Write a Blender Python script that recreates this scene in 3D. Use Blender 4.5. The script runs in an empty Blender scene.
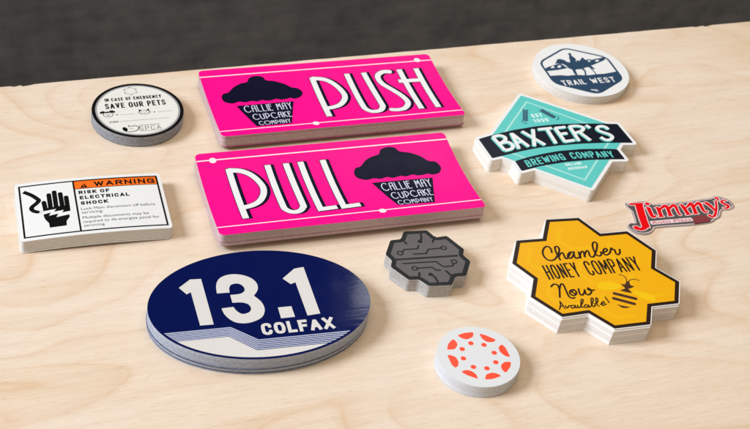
import bpy, bmesh, math, random
from mathutils import Vector, Matrix
from mathutils.geometry import delaunay_2d_cdt
random.seed(7)
sc = bpy.context.scene
COL = sc.collection
MM = 0.001

# ------------------------------------------------------------------ camera
cam_d = bpy.data.cameras.new('camera')
cam = bpy.data.objects.new('camera', cam_d); COL.objects.link(cam)
R_, U_, F_ = Vector((0.93989, -0.32304, 0.11066)), Vector((0.12216, 0.62071, 0.77447)), Vector((0.31888, 0.7144, -0.62286))
m = Matrix((R_, U_, -F_)).transposed().to_4x4(); m.translation = (0, 0, 0.62)
cam.matrix_world = m
cam_d.sensor_width = 36.0
cam_d.lens = 36.0 * 1270.37 / 750
cam_d.clip_start = 0.02; cam_d.clip_end = 30
cam_d.dof.use_dof = True
cam_d.dof.focus_distance = 0.93
cam_d.dof.aperture_fstop = 18
sc.camera = cam

# ------------------------------------------------------------------ room light
w = bpy.data.worlds.new('World'); sc.world = w; w.use_nodes = True
bg = w.node_tree.nodes['Background']
bg.inputs['Color'].default_value = (1.0, 0.87, 0.70, 1); bg.inputs['Strength'].default_value = 0.24

def area(name, loc, target, size, power, color, sy=None):
    d = bpy.data.lights.new(name, 'AREA'); d.energy = power; d.color = color
    d.shape = 'RECTANGLE'; d.size = size; d.size_y = sy or size
    o = bpy.data.objects.new(name, d); COL.objects.link(o); o.location = loc
    o.rotation_euler = (Vector(target) - Vector(loc)).to_track_quat('-Z', 'Y').to_euler()
    return o
area('window_light', (-4.50, 1.50, 3.45), (0.36, 0.72, 0.0), 2.3, 415.0, (0.89, 1.0, 1.13))
area('overhead_fill', (0.36, 0.75, 2.6), (0.36, 0.75, 0.0), 2.6, 31.0, (1.0, 0.84, 0.62))  # added overhead fill lamp: warms the shadows, leaves front faces dim
area('sheen_lamp', (0.60, 1.15, 0.50), (0.30, 0.62, 0.0), 0.17, 0.6, (0.95, 0.97, 1.0))  # lamp added out of view so the oval mirrors a sheen

sc.view_settings.view_transform = 'Standard'; sc.view_settings.look = 'None'
sc.view_settings.exposure = 0.0; sc.view_settings.gamma = 1.0

# ------------------------------------------------------------------ materials
def lin(c):
    return tuple(((v/255)/12.92 if v/255 <= 0.04045 else ((v/255+0.055)/1.055)**2.4) for v in c)
MATS = {}
def vinyl(name, rgb, rough=0.32, bump=0.0, spec=0.5, linear=None, metal=0.0, wave=(40, 40, 40)):
    """printed vinyl: faint ink mottling, slightly uneven gloss"""
    if name in MATS: return MATS[name]
    mt = bpy.data.materials.new(name); mt.use_nodes = True; nt = mt.node_tree; N = nt.nodes; L = nt.links
    b = N['Principled BSDF']; c = linear or lin(rgb)
    tc = N.new('ShaderNodeTexCoord')
    n1 = N.new('ShaderNodeTexNoise'); n1.inputs['Scale'].default_value = 900; n1.inputs['Detail'].default_value = 3
    L.new(tc.outputs['Object'], n1.inputs['Vector'])
    mix = N.new('ShaderNodeMix'); mix.data_type = 'RGBA'
    mix.inputs['A'].default_value = (*[v*0.95 for v in c], 1); mix.inputs['B'].default_value = (*[min(1, v*1.05) for v in c], 1)
    L.new(n1.outputs['Fac'], mix.inputs['Factor']); L.new(mix.outputs['Result'], b.inputs['Base Color'])
    n2 = N.new('ShaderNodeTexNoise'); n2.inputs['Scale'].default_value = 60; n2.inputs['Detail'].default_value = 4
    L.new(tc.outputs['Object'], n2.inputs['Vector'])
    mr = N.new('ShaderNodeMapRange'); mr.inputs['To Min'].default_value = rough-0.06; mr.inputs['To Max'].default_value = rough+0.08
    L.new(n2.outputs['Fac'], mr.inputs['Value']); L.new(mr.outputs['Result'], b.inputs['Roughness'])
    b.inputs['Specular IOR Level'].default_value = spec; b.inputs['Metallic'].default_value = metal
    if bump:
        mp = N.new('ShaderNodeMapping'); mp.inputs['Scale'].default_value = wave; L.new(tc.outputs['Object'], mp.inputs['Vector'])
        n3 = N.new('ShaderNodeTexNoise'); n3.inputs['Scale'].default_value = 1; n3.inputs['Detail'].default_value = 4
        L.new(mp.outputs['Vector'], n3.inputs['Vector'])
        bp = N.new('ShaderNodeBump'); bp.inputs['Strength'].default_value = 1; bp.inputs['Distance'].default_value = bump
        L.new(n3.outputs['Fac'], bp.inputs['Height']); L.new(bp.outputs['Normal'], b.inputs['Normal'])
    MATS[name] = mt; return mt
def edge_mat(name, rgb_a, rgb_b, rough=0.7):
    """cut edges of a pile: paper liner and ink mixed in fine specks and bands"""
    if name in MATS: return MATS[name]
    mt = bpy.data.materials.new(name); mt.use_nodes = True; nt = mt.node_tree; N = nt.nodes; L = nt.links
    b = N['Principled BSDF']; b.inputs['Roughness'].default_value = rough; b.inputs['Specular IOR Level'].default_value = 0.3
    tc = N.new('ShaderNodeTexCoord'); mp = N.new('ShaderNodeMapping'); mp.inputs['Scale'].default_value = (420, 420, 1500)
    L.new(tc.outputs['Object'], mp.inputs['Vector'])
    n1 = N.new('ShaderNodeTexNoise'); n1.inputs['Scale'].default_value = 1; n1.inputs['Detail'].default_value = 4; n1.inputs['Roughness'].default_value = 0.7
    L.new(mp.outputs['Vector'], n1.inputs['Vector'])
    r = N.new('ShaderNodeValToRGB'); r.color_ramp.elements[0].position = 0.18; r.color_ramp.elements[1].position = 0.78
    r.color_ramp.elements[0].color = (*lin(rgb_a), 1); r.color_ramp.elements[1].color = (*lin(rgb_b), 1)
    L.new(n1.outputs['Fac'], r.inputs['Fac']); L.new(r.outputs['Color'], b.inputs['Base Color'])
    MATS[name] = mt; return mt
def wood():
    mt = bpy.data.materials.new('birch_plywood'); mt.use_nodes = True; nt = mt.node_tree; N = nt.nodes; L = nt.links
    b = N['Principled BSDF']; b.inputs['Specular IOR Level'].default_value = 0.25
    tc = N.new('ShaderNodeTexCoord')
    def noise(scale, detail=3, vec=(1, 1, 1), rough=0.5, src=None, dist=0):
        mp = N.new('ShaderNodeMapping'); mp.inputs['Scale'].default_value = vec
        L.new(src or tc.outputs['Object'], mp.inputs['Vector'])
        n = N.new('ShaderNodeTexNoise'); n.inputs['Scale'].default_value = scale; n.inputs['Detail'].default_value = detail
        n.inputs['Roughness'].default_value = rough; n.inputs['Distortion'].default_value = dist
        L.new(mp.outputs['Vector'], n.inputs['Vector']); return n
    def math_(op, a, bb):
        n = N.new('ShaderNodeMath'); n.operation = op
        for i, v in enumerate((a, bb)):
            if isinstance(v, (int, float)): n.inputs[i].default_value = v
            else: L.new(v, n.inputs[i])
        return n.outputs[0]
    def ramp(src, stops):
        r = N.new('ShaderNodeValToRGB'); e = r.color_ramp.elements
        while len(e) < len(stops): e.new(0.5)
        for k, (p, c) in enumerate(stops): e[k].position = p; e[k].color = (*c, 1) if len(c) == 3 else c
        L.new(src, r.inputs['Fac']); return r.outputs['Color']
    def mixc(mode, fac, a, bb):
        n = N.new('ShaderNodeMix'); n.data_type = 'RGBA'; n.blend_type = mode
        for s, v in (('Factor', fac), ('A', a), ('B', bb)):
            if isinstance(v, (int, float)): n.inputs[s].default_value = v
            elif isinstance(v, tuple): n.inputs[s].default_value = (*v, 1)
            else: L.new(v, n.inputs[s])
        return n.outputs['Result']
    # growth rings of a rotary-cut veneer: level lines of a broad, stretched height field
    field = noise(1, 2.0, (3.2, 6.5, 1), 0.42, None, 0.35)
    rings = math_('FRACT', math_('MULTIPLY', field.outputs['Fac'], 14.0), 0)
    line = ramp(rings, [(0.0, (0.3,)*3), (0.07, (1,)*3), (0.13, (0.55,)*3), (0.4, (0.1,)*3), (0.9, (0,)*3), (1.0, (0.3,)*3)])
    broad = noise(1, 3, (3.0, 16, 1), 0.5)
    streak = noise(1, 5, (9, 160, 1), 0.6)
    fibre = noise(1, 4, (60, 1500, 1), 0.65)
    fade = noise(1, 2, (5, 11, 1), 0.5)
    base = ramp(broad.outputs['Fac'], [(0.3, WOOD_A), (0.5, WOOD_B), (0.72, WOOD_C)])
    l2 = math_('MULTIPLY', line, ramp(fade.outputs['Fac'], [(0.38, (0.1,)*3), (0.62, (1,)*3)]))
    c = mixc('MIX', math_('MULTIPLY', l2, 0.5), base, WOOD_D)
    c = mixc('MULTIPLY', 0.3, c, ramp(streak.outputs['Fac'], [(0.35, (0.86, 0.82, 0.76)), (0.6, (1, 1, 1))]))
    c = mixc('MULTIPLY', 0.5, c, ramp(fibre.outputs['Fac'], [(0.35, (0.84, 0.81, 0.77)), (0.6, (1, 1, 1))]))
    pore = noise(1, 2, (110, 1100, 1), 0.5)
    c = mixc('MULTIPLY', ramp(pore.outputs['Fac'], [(0.63, (0,)*3), (0.70, (1,)*3)]), c, (0.88, 0.81, 0.72))
    fine = noise(1, 3, (22, 420, 1), 0.6)
    c = mixc('MULTIPLY', 0.4, c, ramp(fine.outputs['Fac'], [(0.36, (0.92, 0.885, 0.84)), (0.5, (1, 1, 1))]))
    L.new(c, b.inputs['Base Color'])
    rr = N.new('ShaderNodeMapRange'); rr.inputs['To Min'].default_value = 0.5; rr.inputs['To Max'].default_value = 0.68
    L.new(streak.outputs['Fac'], rr.inputs['Value']); L.new(rr.outputs['Result'], b.inputs['Roughness'])
    bp = N.new('ShaderNodeBump'); bp.inputs['Strength'].default_value = 0.25; bp.inputs['Distance'].default_value = 0.0002
    L.new(fibre.outputs['Fac'], bp.inputs['Height']); L.new(bp.outputs['Normal'], b.inputs['Normal'])
    return mt
WOOD_A, WOOD_B, WOOD_C, WOOD_D = lin((226, 206, 183)), lin((230, 213, 196)), lin((223, 199, 172)), lin((212, 171, 128))
def dark_board():
    mt = bpy.data.materials.new('charcoal_board'); mt.use_nodes = True; nt = mt.node_tree; N = nt.nodes; L = nt.links
    b = N['Principled BSDF']; b.inputs['Roughness'].default_value = 0.75; b.inputs['Specular IOR Level'].default_value = 0.25
    tc = N.new('ShaderNodeTexCoord'); mp = N.new('ShaderNodeMapping'); mp.inputs['Scale'].default_value = (9, 9, 60); L.new(tc.outputs['Object'], mp.inputs['Vector'])
    n = N.new('ShaderNodeTexNoise'); n.inputs['Scale'].default_value = 1; n.inputs['Detail'].default_value = 7; n.inputs['Roughness'].default_value = 0.65; L.new(mp.outputs['Vector'], n.inputs['Vector'])
    n2 = N.new('ShaderNodeTexNoise'); n2.inputs['Scale'].default_value = 38; n2.inputs['Detail'].default_value = 4; L.new(tc.outputs['Object'], n2.inputs['Vector'])
    a = N.new('ShaderNodeMath'); a.operation = 'ADD'; L.new(n.outputs['Fac'], a.inputs[0]); L.new(n2.outputs['Fac'], a.inputs[1])
    r = N.new('ShaderNodeValToRGB'); e = r.color_ramp.elements; e[0].position = 0.75; e[1].position = 1.3
    e[0].color = (*WALL_A, 1); e[1].color = (*WALL_B, 1)
    md = N.new('ShaderNodeMath'); md.operation = 'MULTIPLY'; md.inputs[1].default_value = 0.5; L.new(a.outputs[0], md.inputs[0])
    e[0].position = 0.36; e[1].position = 0.64
    L.new(md.outputs[0], r.inputs['Fac']); L.new(r.outputs['Color'], b.inputs['Base Color'])
    return mt
WALL_A, WALL_B = (0.108, 0.108, 0.118), (0.19, 0.19, 0.206)

DATA = {
 'push': dict(c=[327.5, 861.28], a=-0.0229, h=11.0, A=106.9, B=49.18, bend=3.0, p={
  'P1': [(-9.74,28.17),(-10.74,-31.86)],
  'P2': [(-10.01,27.19),(1.25,23.91),(8.23,14.64),(11.67,2.37),(10.38,-6.24),(4.43,-14.3),(-2.49,-17.75),(-10.04,-18.84)],
  'U': [(22.6,29.9),(22.62,-15.96),(23.7,-25.36),(28.23,-30.1),(34.99,-29.56),(39.0,-24.32),(39.84,-16.32),(38.34,29.61)],
  'S': [(63.0,27.97),(56.55,28.55),(51.21,25.45),(48.98,20.04),(50.4,11.29),(56.3,1.28),(62.17,-10.38),(63.45,-20.99),(57.92,-29.1),(51.28,-30.88),(44.96,-29.6)],
  'H1': [(72.11,30.2),(72.19,-32.41)],
  'H2': [(88.13,29.92),(87.79,-32.32)],
  'H3': [(66.11,13.09),(85.8,12.44)],
  'lt': [(-106.65,39.28),(107.66,41.45)],
  'lb': [(-107.59,-40.71),(107.26,-40.47)],
  'dt': [(93.29,41.63)],
  'db': [(-25.3,-41.03)],
  'cake': [(-94.22,10.53),(-91.61,15.29),(-87.05,16.71),(-81.37,23.04),(-74.17,27.72),(-67.87,29.32),(-65.3,33.97),(-61.0,36.41),(-56.0,36.39),(-52.2,33.95),(-50.7,29.77),(-43.19,27.22),(-35.66,22.18),(-31.33,17.08),(-26.28,14.74),(-23.72,10.2),(-24.21,6.02),(-27.24,1.74),(-32.75,-0.27),(-36.01,1.49),(-40.03,0.35),(-45.06,0.01),(-48.32,1.76),(-53.64,0.18),(-58.47,0.45),(-60.59,1.82),(-65.86,0.24),(-69.79,1.65),(-76.15,0.46),(-80.6,2.16),(-86.47,0.26),(-90.96,1.76),(-93.88,4.89)],
  'cup': [(-84.74,-3.8),(-34.65,-3.67),(-45.17,-37.57),(-75.03,-37.51)],
  't1': [(-79.46,-15.04),(-38.01,-15.17)],
  't2': [(-75.01,-27.46),(-41.67,-26.75)],
  't3': [(-72.33,-35.97),(-45.06,-36.34)],
  't1h': [(-80.91,-4.02),(-38.34,-5.58)],
  't2h': [(-75.78,-17.37),(-41.51,-17.59)],
  't3h': [(-73.23,-28.96),(-45.09,-29.55)],
 }),
 'pull': dict(c=[295.72, 739.17], a=-0.0325, h=11.0, A=105.71, B=50.45, bend=4.5, p={
  'P1': [(-82.18,31.29),(-81.97,-30.69)],
  'P2': [(-82.5,29.73),(-72.47,27.41),(-64.98,20.63),(-60.35,8.96),(-61.11,-0.54),(-66.12,-9.62),(-72.91,-14.34),(-81.47,-16.55)],
  'U': [(-50.82,31.65),(-50.45,-15.99),(-49.75,-23.71),(-45.87,-28.31),(-40.22,-28.57),(-35.88,-23.9),(-34.89,-16.8),(-35.72,31.61)],
  'L1': [(-23.69,31.78),(-23.13,-28.85),(-9.73,-28.16)],
  'L2': [(-5.2,31.67),(-4.5,-28.73),(9.07,-28.03)],
  'lt': [(-105.68,42.23),(104.46,42.87)],
  'lb': [(-105.11,-39.23),(107.2,-38.79)],
  'dt': [(-92.57,42.13)],
  'db': [(23.25,-39.97)],
  'cake': [(16.15,13.71),(18.95,18.53),(23.54,20.14),(29.54,26.49),(35.33,29.94),(42.64,32.34),(45.22,37.0),(50.15,39.35),(55.03,39.4),(58.7,37.47),(61.09,33.33),(69.37,30.58),(76.37,25.73),(81.51,19.1),(87.01,17.28),(89.21,11.21),(88.28,6.78),(85.01,2.64),(79.1,1.3),(75.51,3.15),(72.22,2.35),(66.16,2.16),(63.14,3.91),(56.64,2.32),(52.33,3.71),(45.88,2.13),(41.13,3.95),(35.35,2.46),(30.12,3.8),(23.71,2.78),(18.53,5.02),(16.03,8.44)],
  'cup': [(26.56,-1.32),(77.86,-2.26),(68.01,-35.72),(37.88,-34.58)],
  't1': [(32.5,-13.14),(74.27,-13.93)],
  't2': [(36.64,-25.4),(70.59,-25.3)],
  't3': [(38.77,-33.98),(67.75,-34.18)],
  't1h': [(31.64,-3.54),(73.78,-3.95)],
  't2h': [(36.16,-15.05),(71.14,-16.03)],
  't3h': [(39.11,-27.74),(68.41,-28.06)],
 }),
 'warn': dict(c=[105.28, 750.35], a=-0.0502, h=12.0, A=51.37, B=29.81, bend=-2.0, p={
  'outer': [(-55.08,32.93),(53.93,33.96),(54.91,-34.51),(-52.99,-33.6)],
  'div': [(-11.83,27.96),(-11.41,-27.91)],
  'band': [(-11.5,20.08),(50.48,19.67)],
  'wire': [(-48.53,23.41),(-43.18,18.49),(-39.5,13.52),(-38.36,10.81),(-40.51,7.56),(-43.43,4.61),(-44.17,2.0),(-42.77,-0.73),(-39.77,-2.58)],
  'spark': [(-39.15,-3.26)],
  'f0': [(-34.86,8.08),(-34.27,-0.95)],
  'f1': [(-30.55,16.49),(-30.57,0.54)],
  'f2': [(-26.42,19.14),(-26.5,0.87)],
  'f3': [(-22.23,16.32),(-22.04,0.05)],
  'f4': [(-18.3,11.54),(-18.43,-3.92)],
  'palm': [(-36.25,-2.21),(-34.9,1.95),(-31.77,0.77),(-26.98,1.52),(-22.89,1.88),(-18.86,1.5),(-17.04,4.77),(-16.74,-5.32),(-22.99,-6.42),(-21.51,-3.6),(-28.86,-4.44),(-26.9,-1.39)],
  'fist': [(-36.23,-5.98),(-30.89,-4.63),(-32.13,-8.12),(-25.55,-6.53),(-27.14,-10.73),(-17.86,-9.13),(-17.96,-12.18),(-20.6,-16.62),(-20.95,-21.64),(-33.06,-22.01),(-33.16,-16.94),(-35.52,-11.91),(-36.17,-8.51)],
  'tri': [(-7.07,20.85),(-3.61,26.03),(-1.4,20.72)],
  'tW': [(4.34,20.98),(48.68,21.67)],
  'tWh': [(3.41,26.35)],
  't1': [(-8.71,13.63),(14.3,13.27)],
  't1h': [(-9.06,17.01)],
  't2': [(-8.51,7.0),(28.29,6.86)],
  't3': [(-8.49,0.58),(11.66,0.01)],
  'b1': [(-9.15,-5.72),(45.67,-6.74)],
  'b2': [(-8.78,-9.87),(6.67,-10.25)],
  'b3': [(-8.93,-16.43),(39.54,-16.69)],
  'b4': [(-8.95,-21.1),(46.75,-22.11)],
  'b5': [(-8.96,-25.63),(6.56,-26.01)],
 }),
 'pets': dict(c=[161.73, 869.99], a=-0.0293, h=9.5, R=38.04, p={
  't1': [(-24.79,15.34),(22.15,14.64)],
  't1h': [(-25.17,19.83)],
  't2': [(-25.65,4.11),(24.18,4.38)],
  't2h': [(-26.41,11.93)],
  'star': [(-1.85,28.01)],
  'dog': [(-24.99,-3.37)],
  'd1': [(-17.81,-4.9)],
  'l1': [(-15.06,-5.54),(-3.62,-5.64)],
  'cat': [(4.74,-3.76)],
  'd2': [(12.76,-5.14)],
  'l2': [(15.63,-5.29),(27.22,-5.64)],
  't3': [(-25.36,-15.88),(-18.02,-15.94)],
  'l3': [(-16.73,-14.87),(23.59,-15.36)],
  'logo': [(-9.88,-25.56)],
  't4': [(-2.08,-29.91),(14.36,-29.34)],
  't4h': [(-2.81,-23.86)],
  'l4': [(-2.5,-21.92),(13.2,-21.94)],
 }),
 'red': dict(c=[332.54, 539.03], a=0.0, h=10.0, R=28.91, p={
  'dots': [(-0.34,12.9),(8.12,9.42),(-8.49,8.96),(12.17,0.64),(-11.06,0.38),(-7.37,-8.72),(1.3,-12.03),(9.63,-8.06)],
  's1': [(-6.83,22.31),(-0.8,23.54),(5.69,22.86),(3.7,18.57),(-1.39,16.87),(-4.61,18.53)],
  's2': [(9.27,20.83),(13.25,17.87),(18.67,12.13),(15.79,10.42),(11.28,11.52),(9.04,15.5)],
  's3': [(20.94,7.22),(22.06,3.24),(21.61,-5.89),(18.29,-3.76),(16.38,0.81),(17.23,5.25)],
  's4': [(20.35,-10.03),(17.84,-14.44),(12.33,-19.01),(11.03,-15.59),(11.67,-11.69),(15.66,-8.97)],
  's5': [(-4.29,-21.41),(1.22,-22.24),(8.35,-20.95),(6.45,-18.12),(3.0,-16.44),(-1.47,-17.2)],
  's6': [(-17.55,-10.87),(-14.48,-15.11),(-8.6,-19.98),(-8.03,-16.14),(-9.83,-12.18),(-13.11,-10.1)],
  's7': [(-20.93,5.7),(-21.23,-3.78),(-19.8,-7.06),(-16.98,-5.19),(-15.32,-1.06),(-15.99,3.31),(-18.92,5.52)],
  's8': [(-19.32,10.65),(-16.18,15.96),(-11.15,19.79),(-9.7,16.38),(-10.13,13.22),(-13.72,9.86)],
  'ctr': [(-1.58,-0.33)],
 }),
 'oval': dict(c=[199.64, 619.07], a=-0.0798, h=13.5, A=77.98, B=54.73, p={
  'n1': [(-53.92,21.9),(-45.05,29.55),(-37.34,29.15),(-35.54,-17.46),(-44.77,-17.29),(-46.35,16.47),(-49.47,14.57)],
  'n3': [(-27.84,21.44),(-24.58,27.91),(-18.08,31.06),(-10.16,30.45),(-2.87,26.12),(0.68,19.71),(0.11,12.91),(-3.57,7.18),(0.46,0.3),(1.4,-7.42),(-1.61,-14.52),(-8.13,-18.27),(-15.36,-19.13),(-21.96,-16.38),(-26.58,-9.28),(-27.83,-2.56),(-19.6,-2.15),(-17.77,-6.73),(-14.43,-9.99),(-9.68,-8.76),(-7.76,-5.25),(-8.95,-0.92),(-13.11,1.53),(-19.56,2.01),(-19.79,10.09),(-12.91,10.34),(-9.13,13.14),(-9.28,17.66),(-12.43,21.01),(-17.13,20.64),(-19.25,17.39),(-19.77,12.6),(-28.66,12.79)],
  'np': [(10.81,-6.79),(20.34,-6.74),(20.77,-17.56),(10.91,-17.71)],
  'n1b': [(19.82,22.21),(30.16,31.58),(37.24,32.53),(38.83,-16.62),(29.63,-17.45),(28.16,17.15),(24.47,15.64)],
  'colfax': [(-3.62,-32.85),(45.73,-31.83)],
  'colfaxh': [(-5.58,-22.57),(45.21,-20.77)],
  'st': [(-71.78,-20.69),(-24.83,-22.12),(-8.18,-36.35),(62.4,-35.23)],
  'wt': [(-74.05,-29.25),(-27.26,-31.53),(-10.72,-45.4),(59.7,-46.2)],
  'rgt': [(57.79,13.32),(74.44,-8.56)],
 }),
 'brain': dict(c=[333.94, 641.77], a=-0.1082, h=11.5, p={
  'outline': [(-10.85,31.44),(7.4,31.3),(11.91,22.26),(21.11,23.41),(30.31,6.67),(27.55,0.48),(31.32,-7.05),(23.57,-22.6),(15.29,-22.55),(10.2,-31.2),(-7.16,-30.66),(-12.85,-22.82),(-20.39,-22.52),(-30.24,-7.26),(-27.57,-0.49),(-30.93,6.62),(-23.48,22.22),(-15.16,22.76)],
  'main': [(-26.79,0.11),(23.48,0.07)],
  'a': [(2.01,29.78),(0.9,22.44),(-1.08,19.02)],
  'tk1': [(-14.55,23.04),(-12.18,17.11)],
  'tk2': [(11.6,22.78),(8.34,17.17)],
  'b': [(-17.18,8.71),(-15.73,10.66),(-5.04,10.79),(-3.62,14.21)],
  'c': [(-9.73,5.14),(-0.07,4.7),(2.75,9.25),(12.54,9.79)],
  'd': [(-20.26,-4.75),(5.01,-4.84),(9.25,-11.21),(16.4,-10.81),(17.82,-8.43)],
  'e': [(-10.2,-10.72),(0.51,-10.83),(2.98,-14.5),(5.89,-14.47)],
  'rings': [(-19.54,7.02),(14.94,9.72),(18.74,-6.31),(-12.67,-10.79)],
  'dots': [(-1.16,18.7),(-2.58,-18.48)],
  'f': [(-2.58,-18.48),(-0.04,-21.8),(0.77,-28.74)],
  'tk3': [(-10.44,-15.85),(-12.46,-22.09)],
  'tk4': [(9.93,-15.84),(12.75,-21.99)],
 }),
 'honey': dict(c=[451.51, 597.08], a=-0.0685, h=15.0, p={
  'outline': [(-15.32,63.65),(11.81,62.43),(21.74,41.73),(44.45,41.69),(57.64,16.73),(48.24,-2.15),(60.17,-19.45),(48.82,-41.69),(26.71,-41.92),(17.72,-59.41),(-10.42,-59.54),(-23.07,-41.74),(-43.99,-42.62),(-59.43,-19.33),(-50.27,-0.84),(-60.33,17.78),(-47.94,42.5),(-26.52,42.17)],
  'C': [(-25.44,25.63),(-24.7,29.88),(-26.09,32.81),(-29.25,31.58),(-32.35,27.1),(-33.18,22.35),(-32.04,18.44),(-29.27,16.78),(-25.71,18.11),(-22.15,21.94),(-19.36,25.9),(-18.07,29.54),(-18.79,31.83),(-20.8,31.0),(-21.98,26.25),(-22.14,21.39),(-22.15,16.56)],
  'h': [(-22.24,19.79),(-19.28,23.39),(-17.06,23.96),(-17.28,20.74),(-17.34,17.51),(-15.42,18.11),(-10.31,24.13)],
  'a': [(-9.58,24.04),(-11.88,23.48),(-14.52,20.36),(-14.54,17.45),(-12.07,17.87),(-9.51,20.98),(-8.03,24.05),(-9.43,19.67),(-9.14,16.61),(-6.39,17.32)],
  'm': [(-4.39,23.34),(-5.6,16.45),(-4.13,20.58),(-1.73,23.42),(-0.52,22.6),(-1.74,17.23),(-0.35,20.4),(2.55,23.82),(3.54,22.49),(2.83,18.56),(3.34,16.65),(5.24,16.39)],
  'b': [(5.24,16.39),(8.53,20.51),(12.34,26.58),(14.03,31.33),(12.25,32.68),(9.81,29.67),(8.45,24.02),(8.43,22.8),(8.24,18.14),(10.52,16.74),(12.92,18.92),(12.74,20.69),(14.39,20.36)],
  'e': [(14.39,20.36),(17.13,20.75),(19.28,22.66),(18.47,24.42),(15.88,22.57),(14.64,18.58),(16.32,17.04),(19.85,19.08),(23.22,24.33),(23.44,22.32),(25.07,22.1),(24.43,18.13),(25.44,16.14),(27.78,17.9),(29.29,21.87)],
  't': [(-39.06,-3.52),(37.21,-3.25)],
  'th': [(-39.28,12.51),(36.47,12.65)],
  'tmid': [(-13.04,-3.72),(-6.48,-3.51)],
  'N': [(-40.36,-10.98),(-37.44,-8.63),(-34.93,-9.8),(-34.99,-14.08),(-38.05,-22.72)],
  'N2': [(-35.37,-15.04),(-32.14,-9.68),(-30.31,-9.94),(-30.64,-16.72),(-30.85,-22.75),(-29.17,-24.99),(-27.02,-24.6)],
  'o': [(-24.11,-17.45),(-26.47,-16.51),(-28.75,-19.02),(-28.11,-21.83),(-25.38,-22.02),(-23.65,-19.24),(-24.56,-16.37),(-26.82,-18.28),(-25.5,-20.49)],
  'w': [(-20.59,-16.12),(-21.64,-21.04),(-20.56,-22.91),(-17.89,-20.77),(-16.34,-17.74),(-17.06,-22.0),(-15.1,-23.19),(-11.92,-20.4),(-12.12,-17.32),(-13.22,-16.35),(-13.14,-18.5),(-9.26,-19.05)],
  'A': [(-43.15,-34.85),(-40.71,-31.28),(-39.73,-26.96),(-39.07,-29.54),(-38.73,-34.71)],
  'A2': [(-41.51,-31.65),(-38.85,-31.74)],
  'v': [(-37.19,-31.59),(-36.89,-34.49),(-34.42,-31.99),(-33.44,-32.82)],
  'a2': [(-30.63,-32.74),(-32.03,-32.04),(-33.57,-33.5),(-33.07,-35.14),(-31.06,-34.16),(-29.95,-32.34),(-30.49,-34.93),(-28.98,-34.46)],
  'i': [(-28.08,-32.61),(-28.62,-35.0),(-27.37,-34.99),(-23.44,-30.81),(-21.71,-27.87),(-22.66,-27.13),(-24.62,-30.64),(-25.87,-34.91),(-24.49,-35.11)],
  'a3': [(-20.59,-33.7),(-21.92,-33.01),(-23.52,-34.56),(-23.02,-36.02),(-21.03,-35.12),(-19.92,-33.5),(-20.44,-36.0),(-18.55,-34.99)],
  'bl': [(-18.55,-34.99),(-14.98,-30.53),(-13.8,-27.2),(-15.19,-27.5),(-17.08,-32.72),(-16.74,-35.94),(-14.89,-34.53),(-14.78,-33.05),(-12.64,-32.37),(-10.55,-29.17),(-10.8,-27.13),(-12.16,-28.94),(-13.3,-34.26),(-12.29,-35.9)],
  'e2': [(-10.8,-34.13),(-8.72,-33.93),(-6.85,-32.71),(-7.5,-31.61),(-9.49,-33.32),(-9.44,-35.62),(-6.28,-34.48)],
  'ex': [(-4.05,-27.4),(-3.5,-31.49)],
  'exd': [(-3.37,-32.91)],
  'an1': [(19.1,-15.24),(20.31,-9.94),(19.32,-6.97),(16.59,-5.33)],
  'an2': [(19.42,-15.28),(22.56,-12.6),(26.27,-12.03),(29.94,-14.11)],
  'head': [(13.59,-15.55),(16.83,-16.47),(19.41,-13.25),(21.37,-14.0),(20.59,-17.77),(23.17,-19.69),(19.31,-21.15),(17.25,-21.16),(18.39,-26.23),(14.3,-24.73),(10.11,-22.14),(14.9,-20.83),(15.0,-19.3)],
  'st1': [(4.68,-24.73),(18.27,-32.29)],
  'st2': [(1.98,-29.65),(14.85,-37.37)],
  'tail': [(1.55,-35.75),(4.62,-37.68),(10.49,-40.33),(7.39,-40.77),(4.15,-40.0)],
  'w1': [(-5.2,-14.9),(-0.04,-12.08),(7.05,-12.76),(12.75,-16.67),(11.47,-19.57),(3.59,-20.76),(-3.55,-18.98)],
  'w2': [(18.96,-24.48),(26.25,-25.97),(32.17,-30.49),(33.73,-34.97),(31.46,-36.92),(25.73,-34.58),(20.75,-29.31)],
 }),
 'trail': dict(c=[574.81, 867.99], a=-0.0398, h=8.5, R=44.7, p={
  'edge': [(-44.36,7.99),(-33.86,26.6),(-18.64,40.84),(-2.94,45.58),(11.98,44.23),(28.49,34.68),(39.28,16.77),(43.32,-3.77),(41.18,-21.72)],
  'badge': [(-35.11,15.91),(-0.82,37.38),(31.65,17.07),(32.76,-21.26),(-1.11,-41.24),(-35.82,-18.37)],
  'ground': [(-35.41,-6.94),(-23.96,-7.22),(-18.0,-8.76),(-8.73,-8.49),(1.34,-10.26),(11.61,-9.82),(20.09,-9.73),(33.88,-7.45)],
  'horse': [(-21.61,11.96),(-19.38,14.94),(-16.01,19.44),(-13.12,19.44),(-10.12,17.46),(-8.39,13.67),(-5.88,12.56),(-4.43,16.31),(-3.94,19.2),(-2.76,22.35),(-1.52,23.86),(-1.71,25.21),(-2.09,26.57),(-0.91,27.93),(-0.23,27.69),(0.76,29.07),(1.39,27.84),(0.88,26.23),(1.07,24.89),(0.34,23.65),(0.89,22.26),(1.87,20.5),(1.74,18.87),(2.75,18.1),(1.56,16.27),(0.28,12.5),(5.32,10.77),(10.85,10.12),(12.09,6.4),(13.87,-1.41),(11.62,-1.46),(10.11,1.61),(7.59,2.88),(3.03,1.32),(3.34,-3.37),(1.05,-9.95),(-0.69,-10.21),(1.42,-4.42),(1.05,0.11),(-4.11,0.4),(-6.29,-0.63),(-6.89,-5.02),(-7.85,-9.35),(-9.3,-9.18),(-9.84,-4.99),(-8.93,0.33),(-11.51,3.2),(-12.24,8.12),(-13.98,10.75),(-16.39,11.84),(-19.13,12.16)],
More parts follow.
